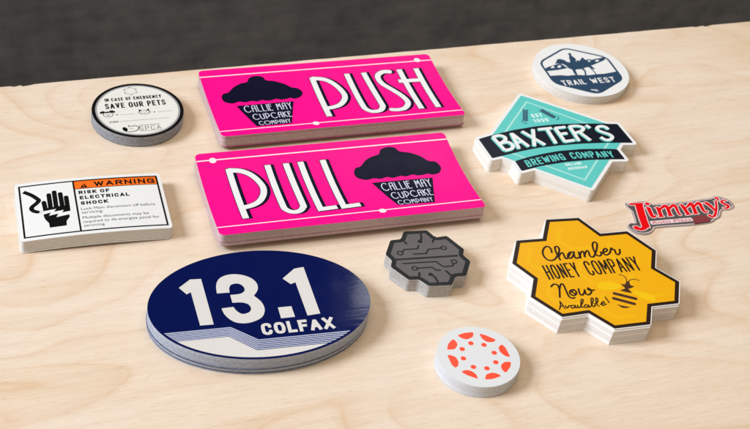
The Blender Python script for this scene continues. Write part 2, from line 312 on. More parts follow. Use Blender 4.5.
  'tail': [(9.89,2.61),(10.9,-4.75),(10.88,-11.13)],
  'hillL': [(-37.27,4.17),(-29.47,8.05),(-23.37,10.07),(-16.26,12.15),(-12.28,3.61),(-22.68,1.64),(-35.84,0.81)],
  'holeL': [(-29.08,5.6),(-25.65,9.21),(-24.03,7.41),(-25.46,5.17)],
  'holeL2': [(-22.21,6.07),(-18.82,9.53),(-16.82,8.17),(-19.43,4.78)],
  'hillR': [(0.0,11.88),(2.46,15.67),(4.74,14.26),(9.0,19.03),(10.26,19.21),(11.17,15.16),(14.91,15.88),(17.66,14.41),(21.09,15.49),(26.32,16.21),(33.63,18.18),(30.0,12.49),(23.24,9.5),(13.44,5.1),(7.69,7.4),(1.25,8.15)],
  'holeR': [(19.03,10.97),(21.56,13.96),(25.02,13.39),(22.51,10.89)],
  'holeR2': [(12.32,13.38),(14.78,14.08),(15.42,12.04),(12.96,11.35)],
  't': [(-28.16,-24.36),(24.54,-24.29)],
  'th': [(-28.73,-15.92),(25.61,-15.26)],
  'x': [(-2.05,-34.99)],
 }),
 'baxter': dict(c=[495.47, 765.9], a=-0.0071, h=12.0, p={
  'b1': [(-64.27,9.91),(-49.44,13.52),(-28.21,17.19),(-7.51,18.95),(12.58,18.76),(26.88,17.22),(40.35,15.4),(54.23,12.86),(68.22,9.88),(69.05,-18.53),(42.07,-14.09),(23.0,-11.83),(3.46,-10.92),(-16.3,-10.94),(-6.05,-9.85),(-21.13,-11.29),(-34.85,-12.92),(-48.83,-15.45),(-63.23,-17.85)],
  'b2': [(-45.62,-24.89),(-32.29,-21.72),(-17.0,-19.43),(-4.74,-18.37),(0.04,-18.2),(19.44,-19.15),(38.1,-21.98),(50.2,-24.69),(50.47,-39.28),(37.14,-37.13),(18.5,-34.64),(-0.79,-33.8),(-14.06,-34.4),(-27.39,-35.35),(-32.44,-36.39),(-45.56,-38.68)],
  'dia': [(-0.06,66.13),(54.44,16.05),(2.74,-70.6),(53.37,-21.15),(2.74,-70.6),(-29.5,-39.99),(-0.06,66.13),(-49.03,14.49)],
  'line': [(0.71,55.47),(29.7,26.2),(2.36,-59.58),(25.7,-36.11),(2.36,-59.58),(-21.28,-36.05),(0.71,55.47),(-35.39,17.36)],
  'B1': [(-50.91,10.15),(-47.94,-9.26)],
  'B2': [(-50.81,10.41),(-44.58,11.81),(-40.69,9.09),(-41.63,4.88),(-47.44,0.99)],
  'B3': [(-48.46,0.63),(-41.1,1.66),(-38.3,-2.88),(-40.87,-7.81),(-48.23,-9.34)],
  'A1': [(-32.38,13.19),(-34.85,-8.86)],
  'A2': [(-32.33,12.9),(-25.13,-7.45)],
  'A3': [(-34.44,-0.57),(-27.84,-0.21)],
  'X1': [(-22.09,14.21),(-9.98,-7.77)],
  'X2': [(-10.95,15.4),(-20.05,-7.79)],
  'T1': [(-6.58,14.24),(6.64,14.26)],
  'T2': [(1.51,14.22),(0.43,-7.31)],
  'E1': [(9.29,13.61),(9.45,-6.95)],
  'E2': [(9.29,13.61),(19.43,13.74)],
  'E3': [(9.56,4.62),(17.03,4.88)],
  'E4': [(9.04,-6.33),(19.12,-5.73)],
  'R1': [(23.38,14.07),(22.29,-7.51)],
  'R2': [(23.26,13.8),(30.6,13.42),(34.5,10.78),(33.71,7.67),(29.58,5.13),(23.08,4.0)],
  'R3': [(28.54,4.47),(32.84,-8.49)],
  'ap': [(39.11,13.13),(40.72,8.61)],
  'S': [(56.16,4.02),(55.38,7.56),(52.08,9.39),(47.78,8.13),(46.49,4.81),(49.06,0.99),(53.83,-3.46),(54.52,-7.49),(50.92,-10.63),(46.62,-10.17),(44.15,-5.72)],
  'brew': [(-37.32,-34.86),(-18.08,-32.29),(-1.29,-30.75),(6.04,-31.05),(23.31,-32.53),(42.8,-35.39)],
  'brewh': [(-39.02,-26.33),(-2.19,-22.34),(42.81,-25.59)],
  'est': [(-3.56,31.55),(6.03,31.83)],
  'esth': [(-3.33,36.69)],
  'yr': [(-5.42,24.03),(8.43,23.28)],
  'yrh': [(-4.7,29.03)],
  'wl': [(-6.02,43.21),(-12.26,29.14)],
  'wl2': [(-15.59,29.69),(-15.26,25.39),(-12.24,24.17)],
  'wr': [(8.76,40.79),(15.41,29.56)],
  'wr2': [(19.41,30.34),(18.94,26.82),(15.76,24.48)],
  'h1': [(-4.74,-39.38),(10.02,-39.07)],
  'h1h': [(-4.22,-35.56)],
  'h2': [(-6.44,-45.69),(11.27,-46.15)],
 }),
 'jimmy': dict(c=[563.56, 658.9], a=-0.0687, h=2.5, p={
  'J0': [(-36.07,20.31),(-24.13,19.58)],
  'J1': [(-27.95,19.56),(-32.12,3.03),(-34.64,-9.75)],
  'i0': [(-20.41,18.99)],
  'i1': [(-21.72,14.11),(-23.14,4.31),(-21.95,2.34),(-19.16,3.8)],
  'm1': [(-13.54,13.09),(-15.75,1.2)],
  'm2': [(-11.79,11.4),(-7.04,14.25),(-5.33,12.81),(-7.4,1.35)],
  'm3': [(-4.55,10.5),(0.62,14.17),(2.32,12.72),(0.96,2.48),(2.68,2.51)],
  'n1': [(8.81,13.77),(8.77,0.89)],
  'J2': [(-31.3,4.82),(-33.85,-6.22),(-36.76,-10.22),(-40.31,-11.29),(-42.78,-9.44),(-44.66,-7.2)],
  'n2': [(13.76,11.92),(16.82,14.27),(18.05,13.62),(15.78,1.22)],
  'n3': [(20.15,11.74),(23.53,14.18),(25.09,13.49),(24.15,4.21),(25.82,2.41),(27.8,3.75)],
  'y1': [(30.3,13.85),(32.57,11.45),(34.42,3.17)],
  'y2': [(40.82,14.8),(37.19,6.53),(31.07,-2.54),(27.36,-3.89),(26.5,-2.2)],
  'ap': [(42.94,18.94),(44.54,18.12),(42.36,15.24)],
  's': [(51.08,14.8),(47.49,14.99),(45.4,12.98),(47.33,9.62),(49.05,7.54),(45.72,4.85),(42.87,6.07)],
  'car': [(10.01,-3.51),(15.04,-1.12),(27.72,-1.5),(23.21,-10.02),(8.19,-11.46)],
  'tag': [(-27.97,-6.11),(8.32,-6.92)],
  'tagh': [(-27.19,-2.63)],
  'sil': [(-39.3,21.57),(-37.34,22.2),(-22.74,22.62),(-16.46,19.62),(-14.69,17.92),(13.44,17.55),(21.31,18.45),(38.4,19.5),(42.1,21.58),(46.76,20.37),(52.67,16.49),(54.12,12.54),(54.02,8.17),(52.07,5.3),(47.87,3.96),(40.73,3.61),(34.93,-4.24),(29.13,-7.15),(23.09,-10.61),(8.08,-11.68),(-25.59,-10.83),(-30.02,-13.21),(-32.87,-15.77),(-37.0,-17.57),(-41.91,-17.51),(-46.6,-15.16),(-49.52,-10.69),(-49.96,-6.52),(-47.06,-3.34),(-43.14,-3.84),(-41.21,-2.31),(-38.34,10.54),(-38.78,14.25),(-40.05,17.98)],
 }),
}

# ---- 2D shapes (millimetres)
def ccw(p):
    a = sum(p[i][0]*p[(i+1) % len(p)][1]-p[(i+1) % len(p)][0]*p[i][1] for i in range(len(p)))
    return list(p) if a > 0 else list(reversed(p))
def disc(c, r, n=14, ry=None, rot=0.0):
    ry = ry or r; ca, sa = math.cos(rot), math.sin(rot); out = []
    for k in range(n):
        x, y = r*math.cos(2*math.pi*k/n), ry*math.sin(2*math.pi*k/n); out.append((c[0]+x*ca-y*sa, c[1]+x*sa+y*ca))
    return out
def smooth(pts, closed=False, n=5):
    P = [Vector(p) for p in pts]; out = []; k = len(P)
    for i in range(k if closed else k-1):
        if closed: a, b, c, d = P[i-1], P[i], P[(i+1) % k], P[(i+2) % k]
        else: a, b, c, d = P[max(i-1, 0)], P[i], P[i+1], P[min(i+2, k-1)]
        for j in range(n):
            t = j/n
            v = 0.5*((2*b)+(c-a)*t+(2*a-5*b+4*c-d)*t*t+(3*b-a-3*c+d)*t**3); out.append((v.x, v.y))
    if not closed: out.append((P[-1].x, P[-1].y))
    return out
def smooth_c(pts, n=4, lim=62):
    """round a closed outline between its sharp corners"""
    P = [Vector(p) for p in pts]; k = len(P)
    def sharp(i): return (P[i]-P[i-1]).angle(P[(i+1) % k]-P[i]) > math.radians(lim)
    c = [i for i in range(k) if sharp(i)]
    if not c: return smooth(pts, True, n)
    out = []
    for a, b in zip(c, c[1:]+[c[0]+k]):
        run = [pts[j % k] for j in range(a, b+1)]; out += smooth(run, False, n)[:-1] if len(run) > 2 else run[:-1]
    return out
def stroke(pts, w, closed=False, cap='butt', join='round', taper=None):
    """a drawn line as polygons: one quad per segment plus its joins"""
    h = w/2; polys = []; P = [Vector((p[0], p[1])) for p in pts]
    P = [p for i, p in enumerate(P) if i == 0 or (p-P[i-1]).length > 1e-4]
    n = len(P); segs = [(P[i], P[(i+1) % n]) for i in range(n if closed else n-1)]
    for i, (a, b) in enumerate(segs):
        d = (b-a).normalized(); q = Vector((-d.y, d.x))*h
        a2, b2 = a, b
        ex = h if cap == 'square' else cap if isinstance(cap, (int, float)) else 0
        if ex and not closed:
            if i == 0: a2 = a-d*ex
            if i == len(segs)-1: b2 = b+d*ex
        polys.append([tuple(a2-q), tuple(b2-q), tuple(b2+q), tuple(a2+q)])
    for i in range(n):
        if not closed and i in (0, n-1):
            if cap == 'round': polys.append(disc(P[i], h*0.999))
            continue
        d1 = (P[i]-P[i-1]).normalized(); d2 = (P[(i+1) % n]-P[i]).normalized(); turn = d1.x*d2.y-d1.y*d2.x
        if abs(turn) < 0.02 and d1.dot(d2) > 0: continue
        if join == 'round': polys.append(disc(P[i], h*0.999, 12)); continue
        s = -1 if turn > 0 else 1
        n1 = Vector((-d1.y, d1.x))*h*s; n2 = Vector((-d2.y, d2.x))*h*s; mid = (n1+n2)
        if mid.length < h*0.6: polys.append([tuple(P[i]), tuple(P[i]+n1), tuple(P[i]+n2)]); continue
        mi = mid.normalized()*(h*h/ (mid.normalized().dot(n1)))
        polys.append([tuple(P[i]), tuple(P[i]+n1), tuple(P[i]+mi), tuple(P[i]+n2)])
    return polys
def move(polys, dx, dy): return [[(x+dx, y+dy) for x, y in p] for p in polys]
def dil(poly, m): return [poly]+stroke(poly, 2*m, True)
def round_rect(A, B, r, n=6):
    out = []
    for cx, cy, a0 in ((A-r, B-r, 0), (-A+r, B-r, 90), (-A+r, -B+r, 180), (A-r, -B+r, 270)):
        for k in range(n+1):
            a = math.radians(a0+90*k/n); out.append((cx+r*math.cos(a), cy+r*math.sin(a)))
    return out
def round_poly(P, r, n=5):
    P = [Vector(p) for p in P]; out = []; k = len(P)
    for i in range(k):
        a, b, c = P[i-1], P[i], P[(i+1) % k]; u = (a-b).normalized(); v = (c-b).normalized()
        d = min(r, (a-b).length*0.45, (c-b).length*0.45); p, q = b+u*d, b+v*d
        for j in range(n+1):
            t = j/n; w_ = p*(1-t)**2+b*2*t*(1-t)+q*t*t; out.append((w_.x, w_.y))
    return out
def union(pos, neg=(), clip=()):
    """planar union of polygons, minus neg, inside clip -> (verts, triangles)"""
    V, F, K = [], [], []
    for kind, grp in (('p', pos), ('n', neg), ('c', clip)):
        for p in grp:
            p = ccw(p); s = len(V); V += [Vector((round(x, 4), round(y, 4))) for x, y in p]; F.append(list(range(s, s+len(p)))); K.append(kind)
    v, e, f, ov, oe, of = delaunay_2d_cdt(V, [], F, 0, 1e-4, True)
    boxes = []
    for k, idx in zip(K, F):
        q = [V[i] for i in idx]; boxes.append((k, min(c.x for c in q), max(c.x for c in q), min(c.y for c in q), max(c.y for c in q), q))
    def inside(x, y, q):
        r = False; j = len(q)-1
        for i in range(len(q)):
            if (q[i].y > y) != (q[j].y > y) and x < (q[j].x-q[i].x)*(y-q[i].y)/(q[j].y-q[i].y)+q[i].x: r = not r
            j = i
        return r
    keep = []
    for t in f:
        x = sum(v[i].x for i in t)/3; y = sum(v[i].y for i in t)/3; got = {'p': False, 'n': False, 'c': not clip}
        for k, x0, x1, y0, y1, q in boxes:
            if got[k] or x < x0 or x > x1 or y < y0 or y > y1: continue
            if inside(x, y, q): got[k] = True
        if got['p'] and got['c'] and not got['n']: keep.append(list(t))
    return [(q.x, q.y) for q in v], keep
def outline(tri):
    v, f = tri; cnt = {}
    for t in f:
        for i in range(len(t)): cnt[(t[i], t[(i+1) % len(t)])] = 1
    nxt = {a: b for (a, b) in cnt if (b, a) not in cnt}
    best = []
    while nxt:
        s = next(iter(nxt)); loop = [s]; k = nxt.pop(s)
        while k != s and k in nxt: loop.append(k); k = nxt.pop(k)
        if len(loop) > len(best): best = loop
    return ccw([v[i] for i in best])

# ------------------------------------------------------------------ single-line lettering
def S_(*p): return ('s', list(p))
def L_(*p): return ('l', list(p))
GLYPH = {
 'A': (.62, [L_((0, 0), (.5, 1), (1, 0)), L_((.18, .32), (.82, .32))]),
 'B': (.56, [L_((0, 0), (0, 1)), S_((0, 1), (.6, 1), (.92, .9), (.95, .72), (.8, .57), (.5, .53), (0, .53)), S_((.5, .53), (.9, .45), (1, .25), (.9, .07), (.6, 0), (0, 0))]),
 'C': (.56, [S_((1, .72), (.93, .92), (.7, 1), (.4, 1), (.08, .9), (0, .66), (0, .34), (.08, .1), (.4, 0), (.7, 0), (.93, .08), (1, .28))]),
 'D': (.58, [L_((0, 0), (0, 1)), S_((0, 1), (.5, 1), (.88, .9), (1, .66), (1, .34), (.88, .1), (.5, 0), (0, 0))]),
 'E': (.48, [L_((1, 1), (0, 1), (0, 0), (1, 0)), L_((0, .52), (.85, .52))]),
 'F': (.47, [L_((1, 1), (0, 1), (0, 0)), L_((0, .5), (.85, .5))]),
 'G': (.58, [S_((1, .74), (.93, .92), (.7, 1), (.4, 1), (.08, .9), (0, .66), (0, .34), (.08, .1), (.4, 0), (.7, 0), (1, .06)), L_((1, 0), (1, .46), (.55, .46))]),
 'H': (.58, [L_((0, 0), (0, 1)), L_((1, 0), (1, 1)), L_((0, .52), (1, .52))]),
 'I': (.02, [L_((.5, 0), (.5, 1))]),
 'K': (.56, [L_((0, 0), (0, 1)), L_((1, 1), (0, .4)), L_((.3, .56), (1, 0))]),
 'L': (.46, [L_((0, 1), (0, 0), (1, 0))]),
 'M': (.72, [L_((0, 0), (0, 1), (.5, .3), (1, 1), (1, 0))]),
 'N': (.58, [L_((0, 0), (0, 1), (1, 0), (1, 1))]),
 'O': (.60, [S_((.5, 1), (.15, .93), (0, .66), (0, .34), (.15, .07), (.5, 0), (.85, .07), (1, .34), (1, .66), (.85, .93), (.5, 1))]),
 'P': (.54, [L_((0, 0), (0, 1)), S_((0, 1), (.6, 1), (.95, .9), (1, .73), (.95, .55), (.6, .46), (0, .46))]),
 'R': (.56, [L_((0, 0), (0, 1)), S_((0, 1), (.6, 1), (.95, .9), (1, .74), (.95, .58), (.6, .49), (0, .49)), L_((.5, .49), (1, 0))]),
 'S': (.54, [S_((.97, .76), (.88, .94), (.6, 1), (.3, .98), (.06, .86), (.05, .68), (.25, .56), (.72, .46), (.96, .32), (.95, .12), (.7, .01), (.38, 0), (.1, .07), (.02, .25))]),
 'T': (.54, [L_((0, 1), (1, 1)), L_((.5, 1), (.5, 0))]),
 'U': (.58, [S_((0, 1), (0, .5), (.02, .22), (.2, .03), (.5, 0), (.8, .03), (.98, .22), (1, .5), (1, 1))]),
 'V': (.6, [L_((0, 1), (.5, 0), (1, 1))]),
 'W': (.86, [L_((0, 1), (.25, 0), (.5, .85), (.75, 0), (1, 1))]),
 'X': (.6, [L_((0, 0), (1, 1)), L_((0, 1), (1, 0))]),
 'Y': (.58, [L_((0, 1), (.5, .45), (1, 1)), L_((.5, .45), (.5, 0))]),
 'Z': (.56, [L_((0, 1), (1, 1), (0, 0), (1, 0))]),
 '1': (.3, [L_((0, .8), (.8, 1), (.8, 0))]),
 '9': (.54, [S_((1, .66), (.85, .43), (.5, .37), (.15, .43), (0, .68), (.15, .93), (.5, 1), (.85, .93), (1, .66), (1, .34), (.85, .07), (.5, 0), (.15, .07))]),
 ':': (.02, [L_((.5, .12), (.5, .3)), L_((.5, .6), (.5, .78))]),
}
# thin deco letters of the cupcake emblem: open round C, low waists, barred A
DECO = dict(GLYPH)
DECO['C'] = (.85, [S_((.95, .86), (.75, .98), (.45, 1), (.12, .82), (0, .5), (.12, .18), (.45, 0), (.78, .03), (1, .18))])
DECO['A'] = (.5, [S_((0, 0), (.02, .6), (.2, .95), (.5, 1), (.9, 1), (1, 1)), L_((1, 1), (1, 0)), L_((.02, .55), (1, .55))])
DECO['O'] = (1.1, GLYPH['O'][1])
DECO['E'] = (.42, [L_((1, 1), (0, 1), (0, 0), (1, 0)), L_((0, .68), (.8, .68))])
DECO['K'] = (.5, [L_((0, 0), (0, 1)), L_((1, 1), (0, .62)), L_((.2, .68), (1, 0))])
DECO['P'] = (.55, [L_((0, 0), (0, 1)), S_((0, 1), (.6, .97), (1, .68), (.75, .36), (0, .28))])
DECO['Y'] = (.55, [L_((0, 1), (.5, .6), (1, 1)), L_((.5, .6), (.5, 0))])
DECO['M'] = (.6, [L_((0, 0), (.1, 1), (.5, .55), (.9, 1), (1, 0))])
def lettering(s, x0, x1, base, h, w, font=GLYPH, gap=.2, space=.42, cap='butt', join='miter', per=False, yfun=None, slant=0.0):
    """capitals from x0 to x1 standing on y = base (or on the curve yfun), pen width w"""
    adv = [0.0]; wd = []
    for ch in s:
        g = space if ch == ' ' else font[ch][0]+w/h
        wd.append(g); adv.append(adv[-1]+g+(0 if ch == ' ' else gap))
    k = (x1-x0)/(adv[-1]-gap); out = []
    for ch, a, g in zip(s, adv, wd):
        if ch == ' ': continue
        gx = x0+a*k+w/2; gw = max(g*k-w, 0.0); polys = []
        cb = yfun(gx+gw/2) if yfun else base
        for kind, pts in font[ch][1]:
            q = [(gx+px*gw, cb+(py*(h-w)+w/2)) for px, py in pts]
            if slant: q = [(x+(y-cb)*slant, y) for x, y in q]
            if kind == 's': polys += stroke(smooth(q, False, 5), w, cap=cap, join='round')
            else:
                # run straight stems out to the full cap height
                polys += stroke(q, w, cap='square' if cap == 'butt' else cap, join=join)
        out.append(polys)
    return out if per else [p for g in out for p in g]

# ------------------------------------------------------------------ meshes
def link(name, bm, mats, parent=None, shade=False):
    me = bpy.data.meshes.new(name); bm.normal_update(); bm.to_mesh(me); bm.free()
    for mt in (mats if isinstance(mats, (list, tuple)) else [mats]): me.materials.append(mt)
    o = bpy.data.objects.new(name, me); COL.objects.link(o)
    if parent: o.parent = parent
    return o
def apply_bend(bm, bend):
    if not bend: return
    axis, half, fn = bend; n = 22
    no = Vector((1, 0, 0)) if axis == 0 else Vector((0, 1, 0))
    for k in range(1, n):
        c = -half+2*half*k/n
        bmesh.ops.bisect_plane(bm, geom=bm.verts[:]+bm.edges[:]+bm.faces[:], plane_co=no*c*MM, plane_no=no, dist=1e-7)
    for v in bm.verts: v.co.z += fn(v.co.x/MM, v.co.y/MM)*MM
def flat(name, tri, z, mat, parent, bend=None):
    """one layer of ink: the union of its shapes lying at height z (mm)"""
    bm = bmesh.new(); v, f = tri; used = {}
    for t in f:
        for i in t:
            if i not in used: used[i] = bm.verts.new((v[i][0]*MM, v[i][1]*MM, z*MM))
        try: bm.faces.new([used[i] for i in t])
        except ValueError: pass
    bm.normal_update()
    for fc in bm.faces:
        if fc.normal.z < 0: fc.normal_flip()
    apply_bend(bm, bend)
    return link(name, bm, mat, parent)
def prism(bm, loop, z0, z1, mi=0, cap=True, dx=0, dy=0):
    lo = [bm.verts.new(((x+dx)*MM, (y+dy)*MM, z0*MM)) for x, y in loop]; hi = [bm.verts.new(((x+dx)*MM, (y+dy)*MM, z1*MM)) for x, y in loop]
    n = len(loop)
    for i in range(n):
        f = bm.faces.new((lo[i], lo[(i+1) % n], hi[(i+1) % n], hi[i])); f.material_index = mi
    if cap:
        f = bm.faces.new(hi); f.material_index = mi
        f = bm.faces.new(list(reversed(lo))); f.material_index = mi
def pile(loop, h, n, mats, parent, bend=None, jit=0.16, lean=(0, 0), weights=None, stick=(), rows={}):
    """the stickers under the top one, each a thin sheet a little out of line"""
    bm = bmesh.new(); t = h/n
    wx = wy = 0
    for k in range(n):
        u = 1-k/(n-1) if n > 1 else 0
        wx = 0.6*wx+random.uniform(-jit, jit)*0.6; wy = 0.6*wy+random.uniform(-jit, jit)*0.6
        dx, dy = wx+lean[0]*u, wy+lean[1]*u
        if k in stick: dx += random.choice((-.5, .5)); dy -= 0.7
        mi = random.choices(range(len(mats)), weights or [1]*len(mats))[0]
        mi = rows.get(k, mi)
        prism(bm, loop, k*t+0.008, (k+1)*t-0.012, mi, True, dx, dy)
    apply_bend(bm, bend)
    return link('sticker_pile', bm, mats, parent)
def top_sheet(loop, z, mat, emat, parent, bend=None, th=0.35):
    bm = bmesh.new(); prism(bm, loop, z-th, z-0.05, 1, False)
    # a whisker of rounding where the blade pressed the edge down
    rim = [bm.verts.new((x*MM, y*MM, (z-0.05)*MM)) for x, y in loop]
    v, f = union([loop]); 
    cx = sum(p[0] for p in loop)/len(loop); cy = sum(p[1] for p in loop)/len(loop)
    vs = {}
    for t in f:
        for i in t:
            if i not in vs: vs[i] = bm.verts.new((v[i][0]*MM, v[i][1]*MM, z*MM))
        fc = bm.faces.new([vs[i] for i in t]); fc.material_index = 0
    bm.verts.ensure_lookup_table()
    bmesh.ops.delete(bm, geom=rim, context='VERTS')
    for vv in bm.verts:
        if abs(vv.co.z-(z-0.05)*MM) < 1e-7: vv.co.z = z*MM
    bmesh.ops.remove_doubles(bm, verts=bm.verts[:], dist=2e-6)
    bm.normal_update()
    for fc in bm.faces:
        if fc.material_index == 0 and fc.normal.z < 0: fc.normal_flip()
    apply_bend(bm, bend)
    return link('top_sticker', bm, [mat, emat], parent)
def stack(key, name, label, cat='sticker stack', group='stacks of printed stickers'):
    D = DATA[key]; o = bpy.data.objects.new(name, None); COL.objects.link(o); o.empty_display_size = 0.02
    o.location = (D['c'][0]*MM, D['c'][1]*MM, 0); o.rotation_euler = (0, 0, D['a'])
    o['label'] = label; o['category'] = cat
    if group: o['group'] = group
    return o, D, D['p']
def small_type(name, lines, z, mat, parent, bend=None):
    """body copy set in the plain built-in face: lines of (text, x0, x1, baseline, cap height)"""
    bm = bmesh.new()
    for s, x0, x1, y, ch in lines:
        cu = bpy.data.curves.new('type', 'FONT'); cu.body = s; cu.size = 1.0; cu.offset = 0.0; cu.resolution_u = 3
        to = bpy.data.objects.new('type', cu); COL.objects.link(to)
        bpy.context.view_layer.update()
        me = to.evaluated_get(bpy.context.evaluated_depsgraph_get()).to_mesh()
        xs = [v.co.x for v in me.vertices]; a, b = min(xs), max(xs); kx = (x1-x0)/(b-a); ky = ch/0.72
        vs = [bm.verts.new(((x0+(v.co.x-a)*kx)*MM, (y+v.co.y*ky)*MM, z*MM)) for v in me.vertices]
        for p in me.polygons:
            try: bm.faces.new([vs[i] for i in p.vertices])
            except ValueError: pass
        to.to_mesh_clear() if hasattr(to, 'to_mesh_clear') else None
        COL.objects.unlink(to); bpy.data.objects.remove(to); bpy.data.curves.remove(cu)
    bm.normal_update()
    for fc in bm.faces:
        if fc.normal.z < 0: fc.normal_flip()
    apply_bend(bm, bend)
    return link(name, bm, mat, parent)
INK = 0.03   # step between ink layers, mm


# ================================================================== the setting
def box(name, x0, x1, y0, y1, z0, z1, mat):
    bm = bmesh.new(); bmesh.ops.create_cube(bm, size=1)
    for v in bm.verts: v.co = Vector(((x0+x1)/2+v.co.x*(x1-x0), (y0+y1)/2+v.co.y*(y1-y0), (z0+z1)/2+v.co.z*(z1-z0)))
    return link(name, bm, mat)
def tabletop():
    # the far edge carries saw wobble and two small chips
    rnd = random.Random(3); pts = []
    for k in range(161):
        x = -500+2000*k/160; y = 936.2+rnd.uniform(-.25, .25); pts.append((x, y))
    pts += [(66, 936), (69, 934.6), (76, 934.2), (82, 934.9), (86, 936), (738, 936), (741, 934.9), (752, 934.4), (757, 935.2), (760, 936.1)]
    pts = [p_ for p_ in pts if not (60 < p_[0] < 66 or 86 < p_[0] < 90)]
    loop = [(-500, -100), (1500, -100)]+sorted(pts, key=lambda q: -q[0])
    bm = bmesh.new(); prism(bm, loop, -18, 0)
    o = link('tabletop', bm, wood()); return o
t = tabletop()
bv = t.modifiers.new('worn_edge', 'BEVEL'); bv.width = 0.0006; bv.segments = 2
t['kind'] = 'structure'; t['label'] = 'pale birch plywood tabletop under all the stickers'
b = box('wall', -1.6, 3.4, 1.36, 1.40, -1.2, 0.95, dark_board())
b['kind'] = 'structure'; b['label'] = 'charcoal grey backdrop wall behind the table'

# ================================================================== materials of the prints
pink = vinyl('pink_vinyl', (255, 0, 140), 0.46, linear=(0.99, 0.0003, 0.24), spec=0.15)
navy = vinyl('navy_ink', (6, 8, 34), 0.46, linear=(0.0010, 0.0012, 0.016), spec=0.14)
white = vinyl('white_vinyl', (226, 226, 226), 0.42, spec=0.3)
white_ink = vinyl('white_ink', (228, 228, 228), 0.38, spec=0.3)
black = vinyl('black_ink', (8, 8, 9), 0.4, spec=0.2)
pink_edge = edge_mat('pink_pile_edge', (172, 136, 140), (222, 200, 200))
pink_edge_b = edge_mat('pink_pile_edge_liner', (166, 138, 138), (216, 194, 190))
pink_line = edge_mat('pink_pile_edge_ink', (150, 34, 92), (206, 120, 150))
white_edge = edge_mat('white_pile_edge', (206, 200, 194), (238, 236, 232))
white_edge_b = edge_mat('white_pile_edge_liner', (192, 186, 178), (228, 224, 218))

# ================================================================== PUSH and PULL
def deco_sign(key, name, label, letters, order):
    o, D, p = stack(key, name, label)
    A, B, h, c = D['A'], D['B'], D['h'], D['bend']
    bend = (1, B+2, lambda x, y: c*(max(-1.1, min(1.1, y/50)))**2)
    loop = round_rect(A, B, 4.2)
    pile(loop, h-0.35, 22, [pink_edge, pink_edge_b, pink_line], o, bend, jit=0.08, lean=(-0.3, 0.1), weights=(12, 11, 1), stick=(4,) if key == 'pull' else (1,), rows={3: 2, 6: 2} if key == 'pull' else {1: 2})
    top = top_sheet(loop, h, pink, pink_edge_b, o, bend)
    lw = 1.15
    yt = (p['lt'][0][1]+p['lt'][1][1])/2; yb = (p['lb'][0][1]+p['lb'][1][1])/2
    ln = [[(-A+0.2, y-lw/2), (A-0.2, y-lw/2), (A-0.2, y+lw/2), (-A+0.2, y+lw/2)] for y in (yt, yb)]
    ln += [disc(p['dt'][0], 2.9, 20), disc(p['db'][0], 2.9, 20)]
    flat('border_line', union(ln), h+INK, white_ink, top, bend)
    shadow, face = [], []
    for keys in letters:
        sh, fc = [], []
        for k, sm in keys:
            q = p[k]; q = smooth(q, False, 6) if sm else q
            jn = 'round' if sm else 'miter'
            fc += stroke(q, 5.0, join=jn)
            for s in range(5): sh += move(stroke(q, 6.2, cap=0.6, join=jn), 0.55*s, -0.12*s)
        shadow += sh; face += fc
    flat('letter_shadow', union(shadow), h+INK, navy, top, bend)
    flat('lettering', union(face), h+2*INK, white_ink, top, bend)
    em = flat('cupcake_emblem', union([smooth(p['cake'], True, 4), p['cup']]), h+INK, navy, top, bend)
    txt = []
    for k, s, ch in (('t1', 'CALLIE MAY', 10.2), ('t2', 'CUPCAKE', 8.9), ('t3', 'COMPANY', 6.1)):
        (x0, y0), (x1, y1) = p[k]
        txt += lettering(s, x0, x1, (y0+y1)/2, ch, 0.8 if k != 't3' else 0.65, DECO, gap=.16, space=.45)
    flat('emblem_lettering', union(txt), h+2*INK, vinyl('pale_emblem_ink', (208, 212, 232), 0.4), top, bend)
    return o
deco_sign('push', 'sticker_stack', 'stack of bright pink rectangular stickers reading PUSH, with the cupcake left of the word',
          [[('P1', 0), ('P2', 1)], [('U', 1)], [('S', 1)], [('H1', 0), ('H2', 0), ('H3', 0)]], 0)
deco_sign('pull', 'sticker_stack', 'stack of bright pink rectangular stickers reading PULL, with the cupcake right of the word',
          [[('P1', 0), ('P2', 1)], [('U', 1)], [('L1', 0)], [('L2', 0)]], 0)

# ================================================================== electrical warning label
o, D, p = stack('warn', 'sticker_stack', 'stack of white rectangular electrical shock warning labels with an orange header')
HW = D['h']-2.0
bend = (0, 58, lambda x, y: 2.0-2.0*(x/55)**2)
loop = round_rect(54.6, 33.7, 3.0)
pile(loop, HW-0.35, 20, [white_edge, white_edge_b], o, bend, jit=0.05, lean=(-0.5, -0.3), stick=(0,))
top = top_sheet(loop, HW, white, white_edge, o, bend)
A, B = D['A'], D['B']; dx = -11.6
fr = stroke([(-A, -B), (A, -B), (A, B), (-A, B)], 1.35, True, join='miter')+[[(dx-.65, -B), (dx+.65, -B), (dx+.65, B), (dx-.65, B)]]
flat('frame_line', union(fr), HW+2*INK, black, top, bend)
yb = 19.9
flat('header_band', union([[(dx, yb), (A, yb), (A, B), (dx, B)]]), HW+INK, vinyl('orange_ink', (240, 106, 14), 0.4), top, bend)
hd = lettering('WARNING', 3.6, 49.2, 21.5, 5.8, 1.3, gap=.24)+[p['tri']]
flat('header_lettering', union(hd, neg=stroke([(-4.0, 21.4), (-4.0, 22.1)], .7)+stroke([(-4.0, 22.6), (-4.0, 24.4)], .7)), HW+2*INK, black, top, bend)
flat('header_rule', union([[(dx, yb-.35), (A, yb-.35), (A, yb+.25), (dx, yb+.25)]]), HW+2*INK, black, top, bend)
bt = lettering('RISK OF', -8.8, 14.2, 13.3, 4.1, 1.05, gap=.26)+lettering('ELECTRICAL', -8.6, 28.4, 6.9, 4.1, 1.05, gap=.24)+lettering('SHOCK', -8.5, 11.6, 0.3, 4.1, 1.05, gap=.26)
flat('heading_lettering', union(bt), HW+INK, black, top, bend)
